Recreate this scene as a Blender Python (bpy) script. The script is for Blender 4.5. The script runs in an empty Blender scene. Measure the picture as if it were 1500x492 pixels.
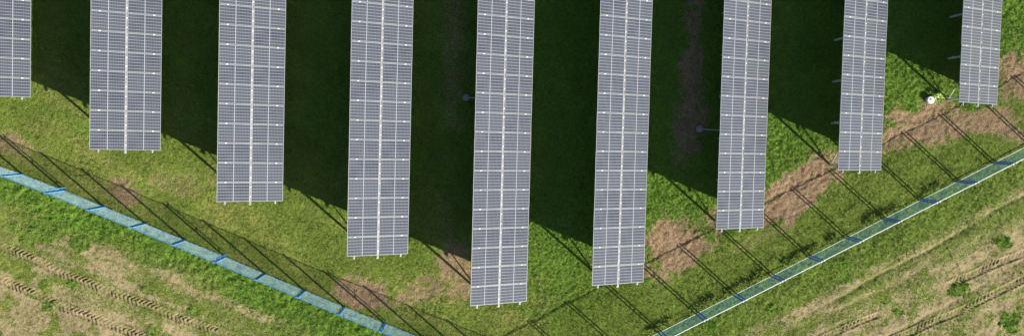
import bpy, math, random
import numpy as np
from mathutils import Vector, Matrix

rad = math.radians
SC = bpy.context.scene
COL = SC.collection

# ------------------------------------------------------------------ camera
F_PX, CAM_H = 1274.5, 50.0
A, B, C_ = -0.0379, -0.0372, 0.0267
cam = bpy.data.cameras.new('camera')
cam.sensor_fit = 'HORIZONTAL'; cam.sensor_width = 36.0
cam.lens = 36.0 * F_PX / 1500.0
cam.clip_start = 0.5; cam.clip_end = 6000
co = bpy.data.objects.new('camera', cam); COL.objects.link(co)
Rm = Matrix.Rotation(C_, 4, 'Z') @ Matrix.Rotation(B, 4, 'Y') @ Matrix.Rotation(A, 4, 'X')
co.matrix_world = Matrix.Translation((0, 0, CAM_H)) @ Rm
SC.camera = co

# ------------------------------------------------------------------ light
SUN_EL, SUN_AZ = rad(24.9), rad(40.0)      # azimuth measured from +X towards -Y
sdir = Vector((math.cos(SUN_EL) * math.cos(SUN_AZ), -math.cos(SUN_EL) * math.sin(SUN_AZ), math.sin(SUN_EL)))
w = bpy.data.worlds.new('World'); SC.world = w; w.use_nodes = True
nt = w.node_tree; nt.nodes.clear()
sky = nt.nodes.new('ShaderNodeTexSky'); sky.sky_type = 'NISHITA'; sky.sun_disc = False
sky.sun_elevation = SUN_EL
sky.sun_rotation = math.atan2(sdir.x, sdir.y)
sky.air_density = 1.0; sky.dust_density = 1.2; sky.ozone_density = 1.0
bg = nt.nodes.new('ShaderNodeBackground'); bg.inputs[1].default_value = 0.056
wo = nt.nodes.new('ShaderNodeOutputWorld')
nt.links.new(sky.outputs[0], bg.inputs[0]); nt.links.new(bg.outputs[0], wo.inputs[0])
sl = bpy.data.lights.new('sun', 'SUN'); sl.energy = 4.9; sl.angle = rad(0.5); sl.color = (1.0, 0.93, 0.82)
so = bpy.data.objects.new('sun', sl); COL.objects.link(so)
so.rotation_euler = sdir.to_track_quat('Z', 'Y').to_euler()
SC.view_settings.view_transform = 'Standard'; SC.view_settings.look = 'None'
SC.view_settings.exposure = 1.16; SC.view_settings.gamma = 1.0
SC.view_settings.use_curve_mapping = False
SC.cycles.max_bounces = 6

rng = np.random.default_rng(7)
random.seed(7)

# ------------------------------------------------------------------ helpers
def tag(o, label=None, cat=None, group=None, kind=None):
    if label: o['label'] = label
    if cat: o['category'] = cat
    if group: o['group'] = group
    if kind: o['kind'] = kind
    return o

def link(name, me, parent=None):
    o = bpy.data.objects.new(name, me); COL.objects.link(o)
    if parent: o.parent = parent
    return o

class MB:
    """collects boxes, bars and lathes into one mesh"""
    def __init__(s): s.v = []; s.f = []; s.m = []
    def add(s, vs, fs, mi=0):
        n = len(s.v); s.v += [tuple(p) for p in vs]
        s.f += [tuple(i + n for i in f) for f in fs]; s.m += [mi] * len(fs)
    def box(s, c, d, mi=0, M=None):
        x, y, z = c; a, b, h = d[0] / 2, d[1] / 2, d[2] / 2
        vs = [Vector((x + i * a, y + j * b, z + k * h)) for k in (-1, 1) for j in (-1, 1) for i in (-1, 1)]
        if M: vs = [M @ v for v in vs]
        s.add(vs, [(0, 2, 3, 1), (4, 5, 7, 6), (0, 1, 5, 4), (2, 6, 7, 3), (0, 4, 6, 2), (1, 3, 7, 5)], mi)
    def bar(s, p, q, w, h=None, n=4, mi=0, up=(0, 0, 1), rot=None):
        h = h or w; p = Vector(p); q = Vector(q); d = (q - p).normalized(); u = Vector(up)
        if abs(d.dot(u)) > .98: u = Vector((1, 0, 0))
        a = d.cross(u).normalized(); b = a.cross(d)
        vs = []; r0 = math.pi / 4 if n == 4 else 0
        k = math.sqrt(2) / 2 if n == 4 else .5
        for e in (p, q):
            for i in range(n):
                t = r0 + 2 * math.pi * i / n
                vs.append(e + a * math.cos(t) * w * k + b * math.sin(t) * h * k)
        fs = [(i, (i + 1) % n, n + (i + 1) % n, n + i) for i in range(n)] + [tuple(range(n))[::-1], tuple(range(n, 2 * n))]
        s.add(vs, fs, mi)
    def lathe(s, prof, n=24, c=(0, 0, 0), mi=0):
        vs = []; fs = []
        for r, z in prof:
            for i in range(n):
                t = 2 * math.pi * i / n; vs.append((c[0] + r * math.cos(t), c[1] + r * math.sin(t), c[2] + z))
        for k in range(len(prof) - 1):
            for i in range(n):
                j = (i + 1) % n; fs.append((k * n + i, k * n + j, (k + 1) * n + j, (k + 1) * n + i))
        fs.append(tuple(range((len(prof) - 1) * n, len(prof) * n)))
        s.add(vs, fs, mi)
    def mesh(s, name, mats, smooth=False):
        me = bpy.data.meshes.new(name); me.from_pydata(s.v, [], s.f)
        for m in (mats if isinstance(mats, (list, tuple)) else [mats]): me.materials.append(m)
        me.polygons.foreach_set('material_index', s.m)
        if smooth: me.polygons.foreach_set('use_smooth', [True] * len(s.f))
        me.update(); return me
    def build(s, name, mats, parent=None, smooth=False):
        return link(name, s.mesh(name, mats, smooth), parent)

class NT:
    """tiny node-tree builder"""
    def __init__(s, name):
        s.mat = bpy.data.materials.new(name); s.mat.use_nodes = True
        s.t = s.mat.node_tree; s.bsdf = s.t.nodes['Principled BSDF']; s.out = s.t.nodes['Material Output']
    def n(s, ty, **kw):
        o = s.t.nodes.new(ty)
        for k, v in kw.items(): setattr(o, k, v)
        return o
    def l(s, a, b): s.t.links.new(a, b)
    def math(s, op, a, b=None, c=None, clamp=False):
        m = s.n('ShaderNodeMath', operation=op, use_clamp=clamp)
        for i, v in enumerate((a, b, c)):
            if v is None: continue
            if isinstance(v, (int, float)): m.inputs[i].default_value = v
            else: s.l(v, m.inputs[i])
        return m.outputs[0]
    def mix(s, fac, a, b, op='MIX'):
        m = s.n('ShaderNodeMix', data_type='RGBA', blend_type=op)
        for k, v in (('Factor', fac), ('A', a), ('B', b)):
            i = [q for q in m.inputs if q.name == k and (q.type == ('VALUE' if k == 'Factor' else 'RGBA'))][0]
            if isinstance(v, (int, float)): i.default_value = v
            elif isinstance(v, tuple): i.default_value = (*v, 1)[:4]
            else: s.l(v, i)
        return [q for q in m.outputs if q.type == 'RGBA'][0]
    def noise(s, scale, vec=None, detail=4, rough=.55, dist=0):
        m = s.n('ShaderNodeTexNoise'); m.inputs['Scale'].default_value = scale
        m.inputs['Detail'].default_value = detail; m.inputs['Roughness'].default_value = rough
        m.inputs['Distortion'].default_value = dist
        if vec is not None: s.l(vec, m.inputs['Vector'])
        return m.outputs[0]
    def ramp(s, fac, lo, hi):
        m = s.n('ShaderNodeMapRange'); m.interpolation_type = 'SMOOTHSTEP'
        s.l(fac, m.inputs[0]); m.inputs[1].default_value = lo; m.inputs[2].default_value = hi
        return m.outputs[0]
    def set(s, **kw):
        for k, v in kw.items():
            i = s.bsdf.inputs[k.replace('_', ' ')]
            if isinstance(v, (int, float)): i.default_value = v
            elif isinstance(v, tuple): i.default_value = (*v, 1)[:4]
            else: s.l(v, i)

def metal(name, col, rough=.4, met=.0, var=.15, scale=6):
    m = NT(name); tc = m.n('ShaderNodeTexCoord')
    nz = m.noise(scale, tc.outputs['Object'], 5)
    d = tuple(c * (1 - var) for c in col); e = tuple(min(1, c * (1 + var)) for c in col)
    m.set(Base_Color=m.mix(m.ramp(nz, .3, .7), d, e), Roughness=m.math('MULTIPLY_ADD', nz, .25, rough - .1), Metallic=met)
    return m.mat

# numpy value noise
def vnoise(x, y, scale, seed):
    r = np.random.default_rng(seed); N = 256; g = r.random((N, N))
    u = x * scale + 1000.13; v = y * scale + 1000.71
    i = np.floor(u).astype(int); j = np.floor(v).astype(int); fu = u - i; fv = v - j
    fu = fu * fu * (3 - 2 * fu); fv = fv * fv * (3 - 2 * fv)
    i0, i1, j0, j1 = i % N, (i + 1) % N, j % N, (j + 1) % N
    return (g[i0, j0] * (1 - fu) + g[i1, j0] * fu) * (1 - fv) + (g[i0, j1] * (1 - fu) + g[i1, j1] * fu) * fv
def fbm(x, y, scale, seed, o=4):
    s = 0; a = 1; t = 0
    for k in range(o):
        s = s + a * vnoise(x, y, scale * 2.03 ** k, seed + k); t += a; a *= .55
    return s / t
def sstep(a, b, x):
    t = np.clip((x - a) / (b - a), 0, 1); return t * t * (3 - 2 * t)

# ------------------------------------------------------------------ layout (metres on the ground)
THETA = 0.4736; SLOPE = 3.55; MOD_W, MOD_L, PITCH = 1.036, 1.735, 1.058
ROWS = [(-27.915, 1.393, .03), (-20.81, -1.326, .08), (-14.029, -3.965, .17), (-7.021, -6.764, .15), (-0.268, -9.336, .10),
        (6.381, -8.108, .01), (13.237, -4.872, -.21), (19.848, -1.414, .03), (26.626, 2.532, -.22)]
LEFT = [(-32.6, -.75), (-30.3, -1.45), (-28.0, -2.15), (-25.72, -2.9), (-23.4, -3.75), (-21.15, -4.62), (-18.85, -5.52), (-16.6, -6.42), (-14.32, -7.32),
        (-12.06, -8.24), (-9.79, -9.16), (-7.52, -10.07), (-5.19, -10.98), (-2.8, -11.87), (-.43, -12.79), (1.95, -13.7), (4.33, -14.6)]
RIGHT = [(4.33, -14.6), (6.49, -13.46), (8.64, -12.31), (10.79, -11.17), (12.94, -10.02), (15.11, -8.88), (17.28, -7.72), (19.45, -6.57),
         (21.62, -5.41), (23.77, -4.25), (25.92, -3.1), (28.08, -1.96), (30.2, -.82), (32.35, .32), (34.5, 1.46), (36.65, 2.6)]
def signed_out(x, y):
    """distance outside the fence (+) on either side, and which side"""
    lx = np.array(LEFT); rx = np.array(RIGHT)
    yl = np.interp(x, lx[:, 0], lx[:, 1]); yr = np.interp(x, rx[:, 0], rx[:, 1])
    left = x < 4.33
    yf = np.where(left, yl + np.where(x < -32.6, (-32.6 - x) * .33, 0), yr + np.where(x > 36.65, (x - 36.65) * .53, 0))
    return (yf - y) * np.where(left, .93, .883), left

# ------------------------------------------------------------------ ground
def seg_dist(x, y, p, q):
    p = np.array(p, float); q = np.array(q, float); d = q - p; L = np.hypot(*d); d /= L
    s = (x - p[0]) * d[0] + (y - p[1]) * d[1]; t = -(x - p[0]) * d[1] + (y - p[1]) * d[0]
    return s, t, L
# bare soil patches: x, y, radius x, radius y, angle, strength
SOIL = [(11.95, -5.81, 2.44, 1.34, 0.49, 1.00),
        (18.75, -2.62, 2.20, 1.26, 0.49, 1.00),
        (25.40, 1.22, 2.44, 1.18, 0.44, 1.00),
        (29.05, 1.56, 2.17, 0.87, 0.09, 0.75),
        (31.37, 4.34, 1.02, 1.57, 0.00, 0.85),
        (31.03, 1.14, 1.38, 0.63, -0.35, 0.80),
        (-20.11, -3.88, 1.65, 0.79, -0.26, 0.70),
        (-17.14, -3.18, 1.97, 0.63, -0.17, 0.45),
        (-26.19, -1.25, 1.57, 0.87, -0.17, 0.60),
        (-6.54, -9.17, 1.34, 0.79, 0.00, 0.85),
        (-2.43, -9.01, 2.95, 1.02, 0.21, 0.62),
        (-1.41, -7.41, 0.87, 1.77, 0.00, 0.70),
        (12.20, 4.37, 0.59, 5.12, 0.00, 0.90),
        (12.04, 0.82, 0.87, 1.97, 0.00, 0.75),
        (-1.69, 4.15, 0.63, 5.91, 0.00, 0.50),
        (-1.73, -5.24, 0.63, 2.76, 0.00, 0.45),
        (-15.15, -2.90, 0.39, 1.18, 0.00, 0.40),
        (20.02, -1.15, 1.18, 0.79, 0.00, 0.60),
        (15.97, -5.84, 2.36, 0.39, 0.44, 0.40)]
TRACKS = [((-28.04, -6.69), (-13.09, -12.41), 0.21),
          ((-28.04, -8.63), (-17.72, -12.54), 0.21),
          ((24.33, -11.79), (33.59, -7.11), 0.2),
          ((28.07, -8.20), (33.51, -5.53), 0.2),
          ((19.85, -11.87), (23.84, -9.90), 0.16)]
RUTS = [((20.75, -8.99), (33.35, -2.34), 0.12, 1),
        ((21.91, -12.36), (33.54, -6.14), 0.14, 0.7),
        ((16.20, -11.94), (32.21, -4.47), 0.2, 0.35),
        ((-20.65, -7.39), (-14.29, -9.84), 0.3, 0.3),
        ((-15.44, -9.86), (-8.43, -12.09), 0.25, 0.2)]

# green weed patches in the dry field: x, y, radius
WEEDS = [(31.03, -5.50, 0.47), (24.78, -9.72, 0.35), (31.75, -10.16, 0.63), (28.49, -8.27, 0.59), (21.48, -6.92, 0.39), (21.72, -7.84, 0.28), (-24.65, -5.96, 1.10), (-22.56, -6.69, 0.63), (-22.92, -9.03, 0.35), (-24.44, -9.18, 0.31), (-24.24, -10.23, 0.47), (-16.01, -10.46, 0.39), (-25.08, -9.74, 0.31), (-18.71, -9.34, 0.31), (-18.30, -11.68, 0.35), (-26.16, -5.80, 0.31), (29.28, -3.32, 0.35), (13.73, -10.81, 0.55), (17.32, -9.62, 0.39)]

def zones(x, y):
    d, left = signed_out(x, y)
    wob = (fbm(x, y, .35, 11) - .5) * 1.6
    n1 = fbm(x, y, .55, 21, 5); n2 = fbm(x, y, 1.9, 31, 4); n3 = fbm(x, y, 6, 37, 3)
    out = sstep(-.05, .1, d)
    # outside left: lush strip then straw; outside right: mixed, straw further out
    strawL = (.35 + .31 * sstep(2.2, 6.5, d + wob)) * sstep(1.2, 3.0, d + wob) * (1 - .6 * sstep(.50, .62, n1 * .5 + n2 * .5))
    strawR = (.23 + .33 * sstep(1.0, 6.0, d + wob * 1.8)) * (1 - .45 * sstep(.50, .62, n1 * .5 + n2 * .5))
    straw = out * np.where(left, strawL, strawR)
    straw = straw * (.7 + .6 * (n3 - .2))
    # along-fence streaks of straw
    su = x * .93 - y * .37; sv = x * .37 + y * .93
    su2 = x * .883 + y * .47; sv2 = -x * .47 + y * .883
    st = np.where(left, fbm(su * .18, sv, 1.5, 41, 4), fbm(su2 * .18, sv2, 1.7, 43, 4))
    straw = np.clip(straw + out * sstep(.5, .7, st) * np.where(left, .32, .22) * sstep(1.0, 2.5, d), 0, 1)
    inside = 1 - out
    # mown, slightly dried grass near the ends of the rows and along the fence inside
    dry = (inside + .7 * out * sstep(.6, 2.5, d + wob)) * np.clip(.25 + .6 * sstep(.45, .65, n1) , 0, 1) * (.6 + .4 * left) * (.45 + 1.1 * sstep(.38, .62, np.where(left, fbm(x * .11 - y * .045, (x * .37 + y * .93), 2.6, 141, 3), fbm(x * .105 + y * .055, -x * .47 + y * .883, 2.6, 143, 3))))
    dry = dry * sstep(9.5, 3.5, -d + .5) * np.where(left, 1, .45)
    lush = np.clip(np.where(left, sstep(3.2, 1.2, d + wob * .8), .45 * sstep(4, .3, d + wob)) * out
                   + inside * np.clip(.45 * sstep(2.5, 8, -d) + .55 * sstep(-2, 5, x) * sstep(2.0, 4.0, -d), 0, 1) + .5 * sstep(.57, .7, n1) * inside, 0, 1)
    for (cx, cy, cr) in WEEDS:
        g_ = sstep(1.15, .75, np.hypot(x - cx, (y - cy) * 1.25) / cr + (n2 - .5) * 1.6 + (n3 - .5) * .8)
        straw = straw * (1 - .9 * g_); lush = np.maximum(lush, g_)
    soil = np.zeros_like(x)
    for (cx, cy, rx, ry, an, st_) in SOIL:
        ca, sa = math.cos(an), math.sin(an)
        u = ((x - cx) * ca + (y - cy) * sa) / (rx * 1.15); v = (-(x - cx) * sa + (y - cy) * ca) / (ry * 1.08)
        r = np.sqrt(u * u + v * v) + (n1 - .5) * 1.5 + (n2 - .5) * 1.2 + (n3 - .5) * .5
        soil = np.maximum(soil, st_ * (.55 * sstep(1.5, .8, r) + .45 * sstep(1.0, .55, r)))
    z = (fbm(x, y, .12, 51, 2) - .5) * .05
    z = z + (n3 - .5) * (.018 + .03 * lush) + (fbm(x, y, 2.2, 61, 3) - .5) * (.018 + .05 * lush * out)
    z = z + (vnoise(x, y, 9, 71) - .5) * (.03 + .03 * lush) * (1 - .6 * soil)
    # mowing lines running with the fence, raked soil
    mow = np.where(left, fbm(su * .12, sv, 2.6, 141, 3), fbm(su2 * .12, sv2, 2.6, 143, 3))
    z = z + (mow - .5) * .04 * inside * (1 - .5 * lush)
    rk = fbm(su2 * .9 + sv2 * .2, sv2 * .12 + su2 * .05, 3.6, 151, 3)
    z = z + soil * (rk - .5) * .10
    z = z + soil * ((vnoise(x, y, 5, 81) - .5) * .06 - .012)
    z = z + (vnoise(x, y, 4.3, 75) - .5) * (.012 + .07 * lush * out) * (1 - soil)
    # taller tufts at the foot of the right fence
    edge = (~left) * sstep(-.60, -.30, d) * sstep(-.08, -.2, d) * sstep(.45, .6, fbm(x, y, .9, 91, 2))
    z = z + edge * (.04 + .08 * vnoise(x, y, 6, 95))
    trk = np.zeros_like(x)
    for (p, q, wd) in TRACKS:
        s, t, L = seg_dist(x, y, p, q)
        t = t + (vnoise(s, s * 0, .12, 17) - .5) * .5 + (vnoise(s, s * 0, .6, 18) - .5) * .12
        m = sstep(-.2, .4, s) * sstep(L + .2, L - .4, s) * sstep(wd + .08, wd - .02, np.abs(t))
        m = m * sstep(.22, .42, vnoise(s, t * .3, .55, 29) + .32)
        ph = (s / .24 - np.abs(t) / .24 * 1.0)
        lug = sstep(-.1, .7, np.cos(2 * math.pi * (ph + .35 * vnoise(s, t * 2, 1.1, 131)))) * (.35 + .65 * sstep(.25, .6, vnoise(s, t * 3, 1.7, 133)))
        m = m * (.6 + .4 * sstep(.2, .6, vnoise(s, s * 0, .35, 137)))
        z = z - m * .045 + m * lug * .075
        z = z + .03 * np.exp(-((np.abs(t) - wd - .06) / .06) ** 2) * (m > 0)
        trk = np.maximum(trk, m * (.35 + .45 * lug))
    for (p, q, wd, k) in RUTS:
        s, t, L = seg_dist(x, y, p, q)
        t = t + (vnoise(s, s * 0, .15, 27) - .5) * .5 + (vnoise(s, s * 0, .9, 28) - .5) * .15
        m = sstep(-1, 1, s) * sstep(L + 1, L - 1, s) * np.exp(-(t / wd) ** 2) * sstep(.2, .5, vnoise(s, t * .3, .7, 33) + .15)
        z = z - .05 * m * k; trk = np.maximum(trk, .5 * m * k)
        straw = np.clip(straw + .22 * out * np.exp(-((t - .3) / .3) ** 2) * k, 0, 1)
    return z, dict(straw=straw, soil=soil, lush=lush, dry=dry, track=trk)

def axis(lo, hi, step):
    fine = np.arange(lo, hi + step / 2, step); g = np.cumsum(step * 1.45 ** np.arange(1, 27))
    return np.concatenate([lo - g[::-1], fine, fine[-1] + g])
gx = axis(-30, 36, .055); gy = axis(-15.5, 11.5, .055)
X, Y = np.meshgrid(gx, gy)
Z, ZN = zones(X.ravel(), Y.ravel())
fade = sstep(60, 36, np.abs(X.ravel())) * sstep(40, 16, np.abs(Y.ravel()))
Z = Z * fade
nx, ny = len(gx), len(gy)
V = np.stack([X.ravel(), Y.ravel(), Z], 1)
me = bpy.data.meshes.new('ground')
idx = np.arange(nx * ny).reshape(ny, nx)
Q = np.stack([idx[:-1, :-1], idx[:-1, 1:], idx[1:, 1:], idx[1:, :-1]], -1).reshape(-1, 4)
me.vertices.add(len(V)); me.vertices.foreach_set('co', V.ravel())
me.loops.add(Q.size); me.loops.foreach_set('vertex_index', Q.ravel())
me.polygons.add(len(Q)); me.polygons.foreach_set('loop_start', np.arange(0, Q.size, 4))
me.polygons.foreach_set('use_smooth', np.ones(len(Q), bool))
me.update(calc_edges=True)
for k, v in ZN.items():
    a = me.attributes.new(k, 'FLOAT', 'POINT'); a.data.foreach_set('value', np.asarray(v, float).astype(np.float32))

def ground_colors(m, pos):
    at = {k: m.n('ShaderNodeAttribute', attribute_name=k).outputs['Fac'] for k in ('straw', 'soil', 'lush', 'dry', 'track')}
    big = m.noise(.5, pos, 5, .6); mid = m.noise(3.5, pos, 5, .65); fin = m.noise(14, pos, 4, .7); vf = m.noise(45, pos, 3, .7)
    g = m.mix(m.ramp(fin, .32, .68), (.048, .082, .012), (.165, .225, .034))
    lush = m.mix(m.ramp(fin, .35, .66), (.042, .096, .012), (.150, .270, .030))
    dry = m.mix(m.ramp(fin, .3, .7), (.11, .12, .026), (.29, .295, .078))
    straw = m.mix(m.ramp(vf, .38, .66), m.mix(m.ramp(fin, .3, .7), (.15, .115, .05), (.285, .225, .115)), (.41, .335, .20))
    soil = m.mix(m.ramp(fin, .3, .72), (.11, .070, .038), (.37, .262, .160))
    c = m.mix(m.math('MULTIPLY', at['lush'], m.ramp(mid, .25, .6)), g, lush)
    c = m.mix(m.math('MULTIPLY', at['dry'], m.ramp(m.math('ADD', m.math('MULTIPLY', mid, .6), m.math('MULTIPLY', vf, .4)), .38, .62)), c, dry)
    # straw shows between blades: threshold the mask with fine noise
    t = m.math('ADD', m.math('MULTIPLY', m.math('ADD', m.math('MULTIPLY', fin, .55), m.math('MULTIPLY', vf, .45)), .72), m.math('MULTIPLY', mid, .28))
    def thr(a, soft=.30):
        lo = m.math('SUBTRACT', 1.0, a)
        e = m.math('SUBTRACT', m.math('MULTIPLY_ADD', t, 2.2, -.6), lo)
        return m.math('MULTIPLY_ADD', e, 1 / soft, .5, clamp=True)
    c = m.mix(thr(at['straw']), c, straw)
    c = m.mix(thr(m.math('MULTIPLY', at['soil'], .9)), c, soil)
    c = m.mix(m.math('MULTIPLY', at['track'], .85), c, m.mix(fin, (.18, .13, .07), (.38, .295, .18)))
    c = m.mix(1.0, c, m.mix(m.ramp(big, .3, .7), (.82, .82, .82), (1.12, 1.12, 1.1)), 'MULTIPLY')
    return c, fin, vf, mid
m = NT('grass_and_soil_ground')
pos = m.n('ShaderNodeNewGeometry').outputs['Position']
c, fin, vf, mid = ground_colors(m, pos)
bp = m.n('ShaderNodeBump'); bp.inputs['Distance'].default_value = .05; bp.inputs['Strength'].default_value = .7
m.l(m.math('ADD', m.math('MULTIPLY', fin, .7), m.math('MULTIPLY', vf, .6)), bp.inputs['Height'])
m.set(Base_Color=c, Roughness=.95, Normal=bp.outputs[0]); m.bsdf.inputs['Specular IOR Level'].default_value = .15
me.materials.append(m.mat)
tag(link('ground', me), kind='structure')

# ------------------------------------------------------------------ grass tufts (nobody could count them)
def grass(name, N, hgt, wid, keep, box, nb=4):
    x = rng.uniform(box[0], box[1], N); y = rng.uniform(box[2], box[3], N)
    z, zn = zones(x, y); k = keep(x, y, zn) > rng.random(N)
    x, y, z = x[k], y[k], z[k]; zn = {a: b[k] for a, b in zn.items()}; n = len(x)
    P = []; 
    cl = .75 + .5 * vnoise(x, y, 1.2, 301)
    for b in range(nb):
        an = rng.uniform(0, 2 * math.pi, n); h = hgt * rng.uniform(.45, 1.25, n) * cl; le = h * rng.uniform(.3, 1.3, n)
        wd = wid * rng.uniform(.6, 1.3, n); ox = rng.normal(0, .025, n); oy = rng.normal(0, .025, n)
        px, py = -np.sin(an), np.cos(an)
        P.append(np.stack([np.stack([x + ox + px * wd, y + oy + py * wd, z - .015], 1),
                           np.stack([x + ox - px * wd, y + oy - py * wd, z - .015], 1),
                           np.stack([x + ox + np.cos(an) * le, y + oy + np.sin(an) * le, z + h], 1)], 1))
    P = np.concatenate(P).reshape(-1, 3); nf = len(P) // 3
    me = bpy.data.meshes.new(name)
    me.vertices.add(len(P)); me.vertices.foreach_set('co', P.ravel())
    me.loops.add(len(P)); me.loops.foreach_set('vertex_index', np.arange(len(P)))
    me.polygons.add(nf); me.polygons.foreach_set('loop_start', np.arange(0, len(P), 3))
    me.update(calc_edges=True)
    t = rng.random(n)
    for kk, v in (('tint', t), ('strawy', np.clip(zn['straw'] * .75 + zn['dry'] * .55 + zn['soil'] * .5, 0, 1)), ('lushy', zn['lush'])):
        a = me.attributes.new(kk, 'FLOAT', 'FACE'); a.data.foreach_set('value', np.tile(v, nb).astype(np.float32))
    return me
gm = NT('grass_blades')
ti = gm.n('ShaderNodeAttribute', attribute_name='tint').outputs['Fac']
sy = gm.n('ShaderNodeAttribute', attribute_name='strawy').outputs['Fac']
ly = gm.n('ShaderNodeAttribute', attribute_name='lushy').outputs['Fac']
gc = gm.mix(ti, (.070, .120, .014), (.175, .24, .038))
gc = gm.mix(ly, gc, gm.mix(ti, (.065, .15, .014), (.16, .30, .034)))
gc = gm.mix(gm.math('MULTIPLY', sy, gm.math('MULTIPLY_ADD', ti, .8, .3), clamp=True), gc, (.30, .28, .11))
gm.set(Base_Color=gc, Roughness=.7); gm.bsdf.inputs['Specular IOR Level'].default_value = .25
def keep_main(x, y, zn):
    return np.clip(.35 + .65 * zn['lush'] - .35 * zn['straw'] - .75 * zn['soil'] - .9 * zn['track'] + .25 * (fbm(x, y, 1.5, 401, 2) - .5) * 2, .02, 1)
gme = grass('grass', 420000, .06, .013, keep_main, (-29.5, 35.5, -14.5, 11.5))
gme.materials.append(gm.mat); tag(link('grass', gme), 'short uneven green grass growing over the ground of the solar field', 'grass', kind='stuff')
def keep_edge(x, y, zn):
    d, left = signed_out(x, y)
    return (~left) * sstep(-.60, -.35, d) * sstep(.0, -.15, d) * sstep(.42, .58, fbm(x, y, .9, 91, 2))
gme = grass('long_grass', 38000, .22, .018, keep_edge, (4, 35, -15, 3), 5)
gme.materials.append(gm.mat); tag(link('long_grass', gme), 'taller unmown grass along the foot of the right-hand fence', 'grass', kind='stuff')

# ------------------------------------------------------------------ materials for the built things
alu = metal('anodised_aluminium', (.29, .305, .32), .38, .25, .1, 3)
galv = metal('galvanised_steel', (.50, .52, .54), .45, .35, .25, 8)
clampm = metal('clamp_aluminium', (.62, .62, .62), .35, 0, .04, 9)
blue = metal('blue_coated_steel', (.06, .27, .60), .35, 0, .2, 4)
blue2 = metal('deep_blue_coated_steel', (.025, .13, .48), .35, 0, .2, 4)
wireL = metal('pale_blue_wire', (.29, .45, .60), .35, 0, .2, 2)
wireR = metal('shaded_blue_wire', (.03, .15, .21), .4, 0, .25, 2)  # blue wire, shade of its unlit inner side put into the colour
whitep = metal('white_steel_and_rail_shine', (.80, .81, .82), .4, 0, .06, 3)  # white post caps; on the right top rail the white paints its shine

# solar cells: object coordinates, x along the slope (two half-cut halves), y across six cells
m = NT('solar_cells')
tc = m.n('ShaderNodeTexCoord').outputs['Object']
sp = m.n('ShaderNodeSeparateXYZ'); m.l(tc, sp.inputs[0])
ax = m.math('ABSOLUTE', sp.outputs[0]); ay = sp.outputs[1]
cw = (MOD_L / 2 - .045) / 10; ch = (MOD_W - .05) / 6
def line(co_, pitch, off, half, soft):
    f_ = m.math('FRACT', m.math('MULTIPLY_ADD', co_, 1 / pitch, off))
    dist = m.math('MULTIPLY', m.math('SUBTRACT', .5, m.math('ABSOLUTE', m.math('SUBTRACT', f_, .5))), pitch)
    return m.math('SUBTRACT', 1.0, m.ramp(dist, half - soft, half + soft))
lx = line(m.math('SUBTRACT', ax, .018), cw, 0.0, .0052, .002)
ly_ = line(ay, ch, 0.0, .0095, .003)
mid = m.math('SUBTRACT', 1.0, m.ramp(ax, .016, .019))
bus = line(ay, ch / 5, .5, .0014, .0006)
edge = m.math('MAXIMUM', m.ramp(ax, MOD_L / 2 - .030, MOD_L / 2 - .026), m.ramp(m.math('ABSOLUTE', ay), MOD_W / 2 - .030, MOD_W / 2 - .026))
oi = m.n('ShaderNodeObjectInfo').outputs['Random']
nz = m.noise(1.3, tc, 3); 
cell = m.mix(oi, (.018, .026, .040), (.046, .054, .070))
cell = m.mix(m.ramp(nz, .3, .7), cell, (.044, .051, .070))
cell = m.mix(m.math('MULTIPLY', bus, .5), cell, (.21, .23, .27))
c = m.mix(m.math('MULTIPLY', lx, .75), cell, (.22, .235, .27))
c = m.mix(m.math('MULTIPLY', ly_, .9), c, (.27, .285, .32))
c = m.mix(m.math('MAXIMUM', mid, edge), c, (.29, .305, .34))
m.set(Base_Color=c, Roughness=m.math('MULTIPLY_ADD', oi, .05, .16)); m.bsdf.inputs['Coat Weight'].default_value = 0
m.bsdf.inputs['IOR'].default_value = 1.5
cells = m.mat
gapm = metal('centre_purlin_steel', (.25, .255, .265), .45, 0, .25, 5)
backsheet = metal('white_backsheet', (.6, .6, .6), .6, 0, .05, 2)

# ------------------------------------------------------------------ solar tables
mb = MB(); mb.box((0, 0, -.003), (MOD_L - .004, MOD_W - .004, .006), 0)
panel_me = mb.mesh('panel', [cells, backsheet])
panel_me.polygons.foreach_set('material_index', [1, 0, 0, 0, 0, 0])
mb = MB(); lw = .020
for s in (-1, 1):
    mb.box((s * (MOD_L / 2 - lw / 2), 0, -.014), (lw, MOD_W, .036))
    mb.box((0, s * (MOD_W / 2 - lw / 2), -.014), (MOD_L - 2 * lw, lw, .036))
frame_me = mb.mesh('frame', alu)
mb = MB(); mb.box((0, 0, .008), (.095, .055, .014)); mb.box((0, 0, .018), (.022, .022, .008))
clamp_me = mb.mesh('clamp', clampm)
mb = MB(); mb.box((0, 0, .006), (.075, .055, .012)); mb.box((0, 0, .015), (.03, .03, .006))
clampc_me = mb.mesh('clamp', clampm)
jb = MB(); jb.box((0, 0, -.02), (.12, .06, .02)); jbox_me = jb.mesh('junction_box', metal('black_plastic', (.02, .02, .02), .5))

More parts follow.
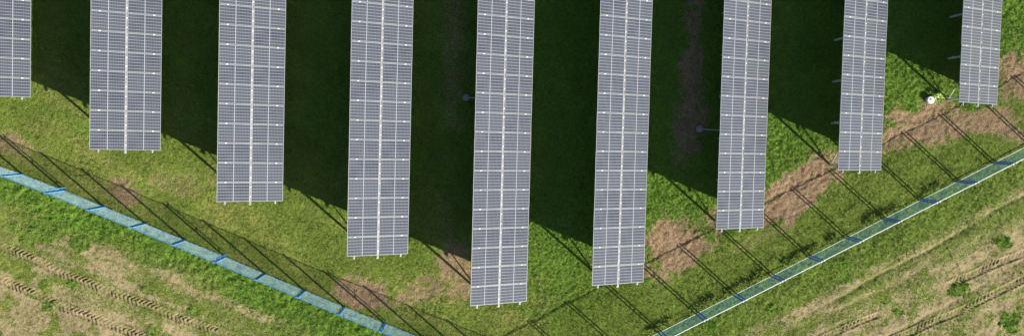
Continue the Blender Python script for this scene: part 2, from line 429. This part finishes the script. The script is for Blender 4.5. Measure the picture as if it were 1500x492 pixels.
LABELS = ['table of solar panels cut off by the left edge, leftmost of the nine rows',
          'shortest fully visible row of solar panels at the left, second row from the left edge',
          'third row of solar panels from the left, its lower end over open grass',
          'fourth row of solar panels from the left, beside the wide strip of dark shade',
          'longest row of solar panels, in the middle, ending nearest the bottom edge',
          'sixth row of solar panels from the left, just right of the longest one',
          'row of solar panels with the long-armed round disc beside its left edge',
          'second row of solar panels from the right, thin leaning posts showing at its left',
          'rightmost and narrowest row of solar panels, next to the white round cover']
SL = Vector((math.cos(THETA), 0, -math.sin(THETA))); NM = Vector((math.sin(THETA), 0, math.cos(THETA)))
for ri, (xh, ye, dz) in enumerate(ROWS):
    root = bpy.data.objects.new('solar_panel_table', None); COL.objects.link(root)
    root.location = (xh, ye, 0)
    tag(root, LABELS[ri], 'solar panels', 'parallel rows of tilted solar panels')
    zh = .998 + dz + SLOPE * math.sin(THETA)
    n = min(23, int(math.ceil((15.0 - ye) / PITCH)))
    O = Vector((0, 0, zh))                       # high edge, row end
    def P(s, y, h=0): return O + SL * s + NM * h + Vector((0, y, 0))
    ln = n * PITCH
    rr = np.random.default_rng(100 + ri)
    for j in range(n):
        for s0 in (MOD_L / 2, SLOPE - MOD_L / 2):
            p = link('panel', panel_me, root); p.location = P(s0, MOD_W / 2 + j * PITCH, float(rr.normal(0, .0015)))
            p.rotation_euler = (float(rr.normal(0, .006)), THETA + float(rr.normal(0, .005)), 0)
            fr = link('frame', frame_me, p)
    off = 0.0
    for j in range(1, n):
        for s0 in (.44, SLOPE - .40):
            k = link('clamp', clamp_me, root); k.location = P(s0, j * PITCH - .011, .004); k.rotation_euler = (0, THETA, 0)
    for j in range(n):
        for q in (.25, .75):
            k = link('clamp', clampc_me, root); k.location = P(SLOPE / 2, (j + q) * PITCH + float(rr.normal(0, .02)), .0); k.rotation_euler = (0, THETA, 0)
    # purlins: two under the panels, one seen in the gap
    for s0, ov, wd, h0 in ((.44, .17, .075, -.075), (SLOPE / 2, .20, .105, -.052), (SLOPE - .40, .15, .075, -.075)):
        mb = MB(); M = Matrix.Rotation(THETA, 4, 'Y')
        # C profile: web, two lips
        a, b = P(s0, -ov, h0), P(s0, ln + .1, h0)
        c0 = (a + b) / 2; L = (b - a).length
        mb.box((0, 0, .037), (wd, L, .006), M=Matrix.Translation(c0) @ M)
        mb.box((wd / 2 - .003, 0, 0), (.006, L, .068), M=Matrix.Translation(c0) @ M)
        mb.box((0, 0, -.037), (wd, L, .006), M=Matrix.Translation(c0) @ M)
        mb.build('purlin', gapm if s0 > 1 and s0 < 2 else alu, root)
    # posts, rafters, braces
    y = .24; i = 0
    while y < ln:
        xr = .60; sr = xr / math.cos(THETA); zr = zh - xr * math.tan(THETA) - .20
        mb = MB()
        mb.box((xr - .05, y, (zr - .3) / 2), (.006, .09, zr + .3)); mb.box((xr, y - .045, (zr - .3) / 2), (.10, .006, zr + .3)); mb.box((xr, y + .045, (zr - .3) / 2), (.10, .006, zr + .3))
        mb.build('post', galv, root)
        xf = SLOPE * math.cos(THETA) - .75; zf = zh - xf * math.tan(THETA) - .20
        mb = MB()
        mb.box((xf - .05, y, (zf - .3) / 2), (.006, .09, zf + .3)); mb.box((xf, y - .045, (zf - .3) / 2), (.10, .006, zf + .3)); mb.box((xf, y + .045, (zf - .3) / 2), (.10, .006, zf + .3))
        mb.build('post', galv, root)
        mb = MB(); mb.bar(P(.25, y, -.165), P(SLOPE - .2, y, -.165), .06, .10, up=(0, 1, 0)); mb.build('rafter', galv, root)
        mb = MB(); mb.bar((xr + .06, y + .08, .25), P(1.75, y + .08, -.2), .045, .045); mb.build('brace', galv, root)
        if i == 0:
            mb = MB(); mb.bar((xr, y + .06, .25), (xr, y + 1.55, zr), .02, .02); mb.build('brace', galv, root)
        y += 2.4; i += 1

# ------------------------------------------------------------------ fences
def fence(pts, H, label, mesh_mat, post_mat, rail_mat, brail_mat, rail_w, brace_idx, wire, name='mesh_fence', pw=.085, tube=.06, cap=1):
    root = bpy.data.objects.new(name, None); COL.objects.link(root)
    root.location = (pts[0][0], pts[0][1], 0); o = Vector(root.location)
    tag(root, label, 'fence')
    P = [Vector((a, b, 0)) - o for a, b in pts]
    for i, p in enumerate(P):
        q = P[i + 1] if i + 1 < len(P) else P[i - 1]
        d = (q - p).normalized() * (1 if i + 1 < len(P) else -1)
        nn = Vector((-d.y, d.x, 0))                      # towards the inside
        mb = MB()
        for s in (-1, 1):
            a = p + d * (s * pw); mb.bar(a + Vector((0, 0, -.3)), a + Vector((0, 0, H + .02)), tube, tube, up=tuple(d))
            mb.box((a.x, a.y, H + .03), (tube + .01, tube + .01, .02), cap)
        z = .12
        while z < H:
            mb.bar(p - d * pw + Vector((0, 0, z)), p + d * pw + Vector((0, 0, z)), .012, .012); z += .16
        post = mb.build('post', [post_mat, whitep], root)
        if i in brace_idx:
            mb = MB(); b = p + nn * .17
            mb.bar(b + Vector((0, 0, -.3)), b + Vector((0, 0, H - .02)), .045, .045, up=tuple(d))
            for z in (.25, H / 2, H - .1): mb.bar(p + Vector((0, 0, z)), b + Vector((0, 0, z)), .035, .035)
            mb.build('stay', post_mat, post)
        if i + 1 == len(P): break
        L = (q - p).length; a0 = p + d * (pw + .02); a1 = q - d * (pw + .02); L = (a1 - a0).length
        # diagonal woven wires clipped to the panel rectangle
        mb = MB(); z0, z1 = .07, H - .05; hh = z1 - z0; st, r = wire
        for sgn in (1, -1):
            k = -hh
            while k < L:
                u0, u1 = k, k + hh; t0 = max(0, -u0) / hh; t1 = min(1, (L - u0) / hh)
                if t1 > t0 + .01:
                    za, zb = (z0 + hh * t0, z0 + hh * t1) if sgn > 0 else (z1 - hh * t0, z1 - hh * t1)
                    mb.bar(a0 + d * (u0 + hh * t0) + nn * (.004 * sgn) + Vector((0, 0, za)), a0 + d * (u0 + hh * t1) + nn * (.004 * sgn) + Vector((0, 0, zb)), r, r, n=3)
                k += st
        mb.build('wire_mesh', mesh_mat, root)
    for nm, z, wd, mt in (('top_rail', H - .03, rail_w, rail_mat), ('bottom_rail', .10, .032, brail_mat)):
        mb = MB()
        for p, q in zip(P, P[1:]):
            d = (q - p).normalized(); mb.bar(p + d * .0 + Vector((0, 0, z)), q - d * .003 + Vector((0, 0, z)), wd, wd, n=6)
        mb.build(nm, mt, root)
fence(LEFT, 2.12, 'pale blue wire mesh fence running down across the lower left, with bright blue rails', wireL, blue, blue, blue, .045, (0, 4, 8, 12, 16), (.10, .0065), pw=.045, tube=.062, cap=0)
fence(RIGHT, 2.0, 'blue wire mesh fence on the right, mesh painted dark as shaded, top rail painted white for its shine, royal blue posts', wireR, blue2, whitep, whitep, .045, (), (.09, .0050), pw=.095, tube=.06)

# ------------------------------------------------------------------ small things
grey = metal('grey_concrete', (.22, .23, .24), .8, 0, .15, 12)
def disc(x, y, z, label, arm, mat, r=.2):
    t = bpy.data.objects.new('round_cover', None); COL.objects.link(t); t.location = (x, y, 0); tag(t, label, 'cover')
    mb = MB(); mb.lathe([(r * .92, -.1), (r * .92, z - .05), (r, z - .05), (r, z - .012), (r * .96, z), (r * .3, z + .008), (.02, z + .01)], 28)
    mb.build('lid', mat, t)
    mb = MB(); mb.lathe([(.035, z + .005), (.035, z + .05), (.02, z + .06)], 12); mb.build('knob', galv, t)
    if arm:
        mb = MB(); mb.bar((r * .8, 0, z - .02), (arm, -.05, z + .12), .045, .045, n=8); mb.build('pipe', galv, t)
    return t
disc(-.82, 2.11, .16, 'small round bluish cover with a short thin pipe, left of the longest panel row', 1.2, grey)
disc(12.69, .68, .16, 'small round bluish cover with a long thin pipe, beside the bare earth strip', 1.25, grey)
t = disc(26.18, 2.72, .24, 'white round cover standing on bare soil beside a bright green plant', None, metal('white_plastic', (.6, .6, .59), .5, 0, .12, 9), .22)

pm = NT('bright_leaf'); oi = pm.noise(9, pm.n('ShaderNodeTexCoord').outputs['Object'], 2)
pm.set(Base_Color=pm.mix(pm.ramp(oi, .35, .65), (.16, .30, .035), (.36, .52, .10)), Roughness=.5)
def plant(x, y, n, r, h, label, name='leafy_plant'):
    t = bpy.data.objects.new(name, None); COL.objects.link(t); t.location = (x, y, 0); tag(t, label, 'plant')
    mb = MB(); st = MB()
    for i in range(n):
        a = random.uniform(0, 6.28); rr = r * math.sqrt(random.random()); z = h * random.uniform(.35, 1) * (1 - .5 * rr / r)
        b = Vector((rr * math.cos(a), rr * math.sin(a), z)); L = random.uniform(.10, .2); W = L * .28
        d = Vector((math.cos(a), math.sin(a), random.uniform(-.2, .5))).normalized(); s = Vector((-math.sin(a), math.cos(a), 0))
        mid_ = b + d * L * .5 + Vector((0, 0, .03))
        mb.add([b, mid_ + s * W, b + d * L, mid_ - s * W, mid_ + Vector((0, 0, -.02))], [(0, 4, 1), (1, 4, 2), (2, 4, 3), (3, 4, 0)])
        if i % 4 == 0: st.bar((0, 0, -.03), b, .008, .008, n=3)
    mb.build('leaves', pm.mat, t); st.build('stem', pm.mat, t)
plant(26.68, 2.88, 90, .28, .4, 'small bright green leafy plant between the white round cover and the end post')
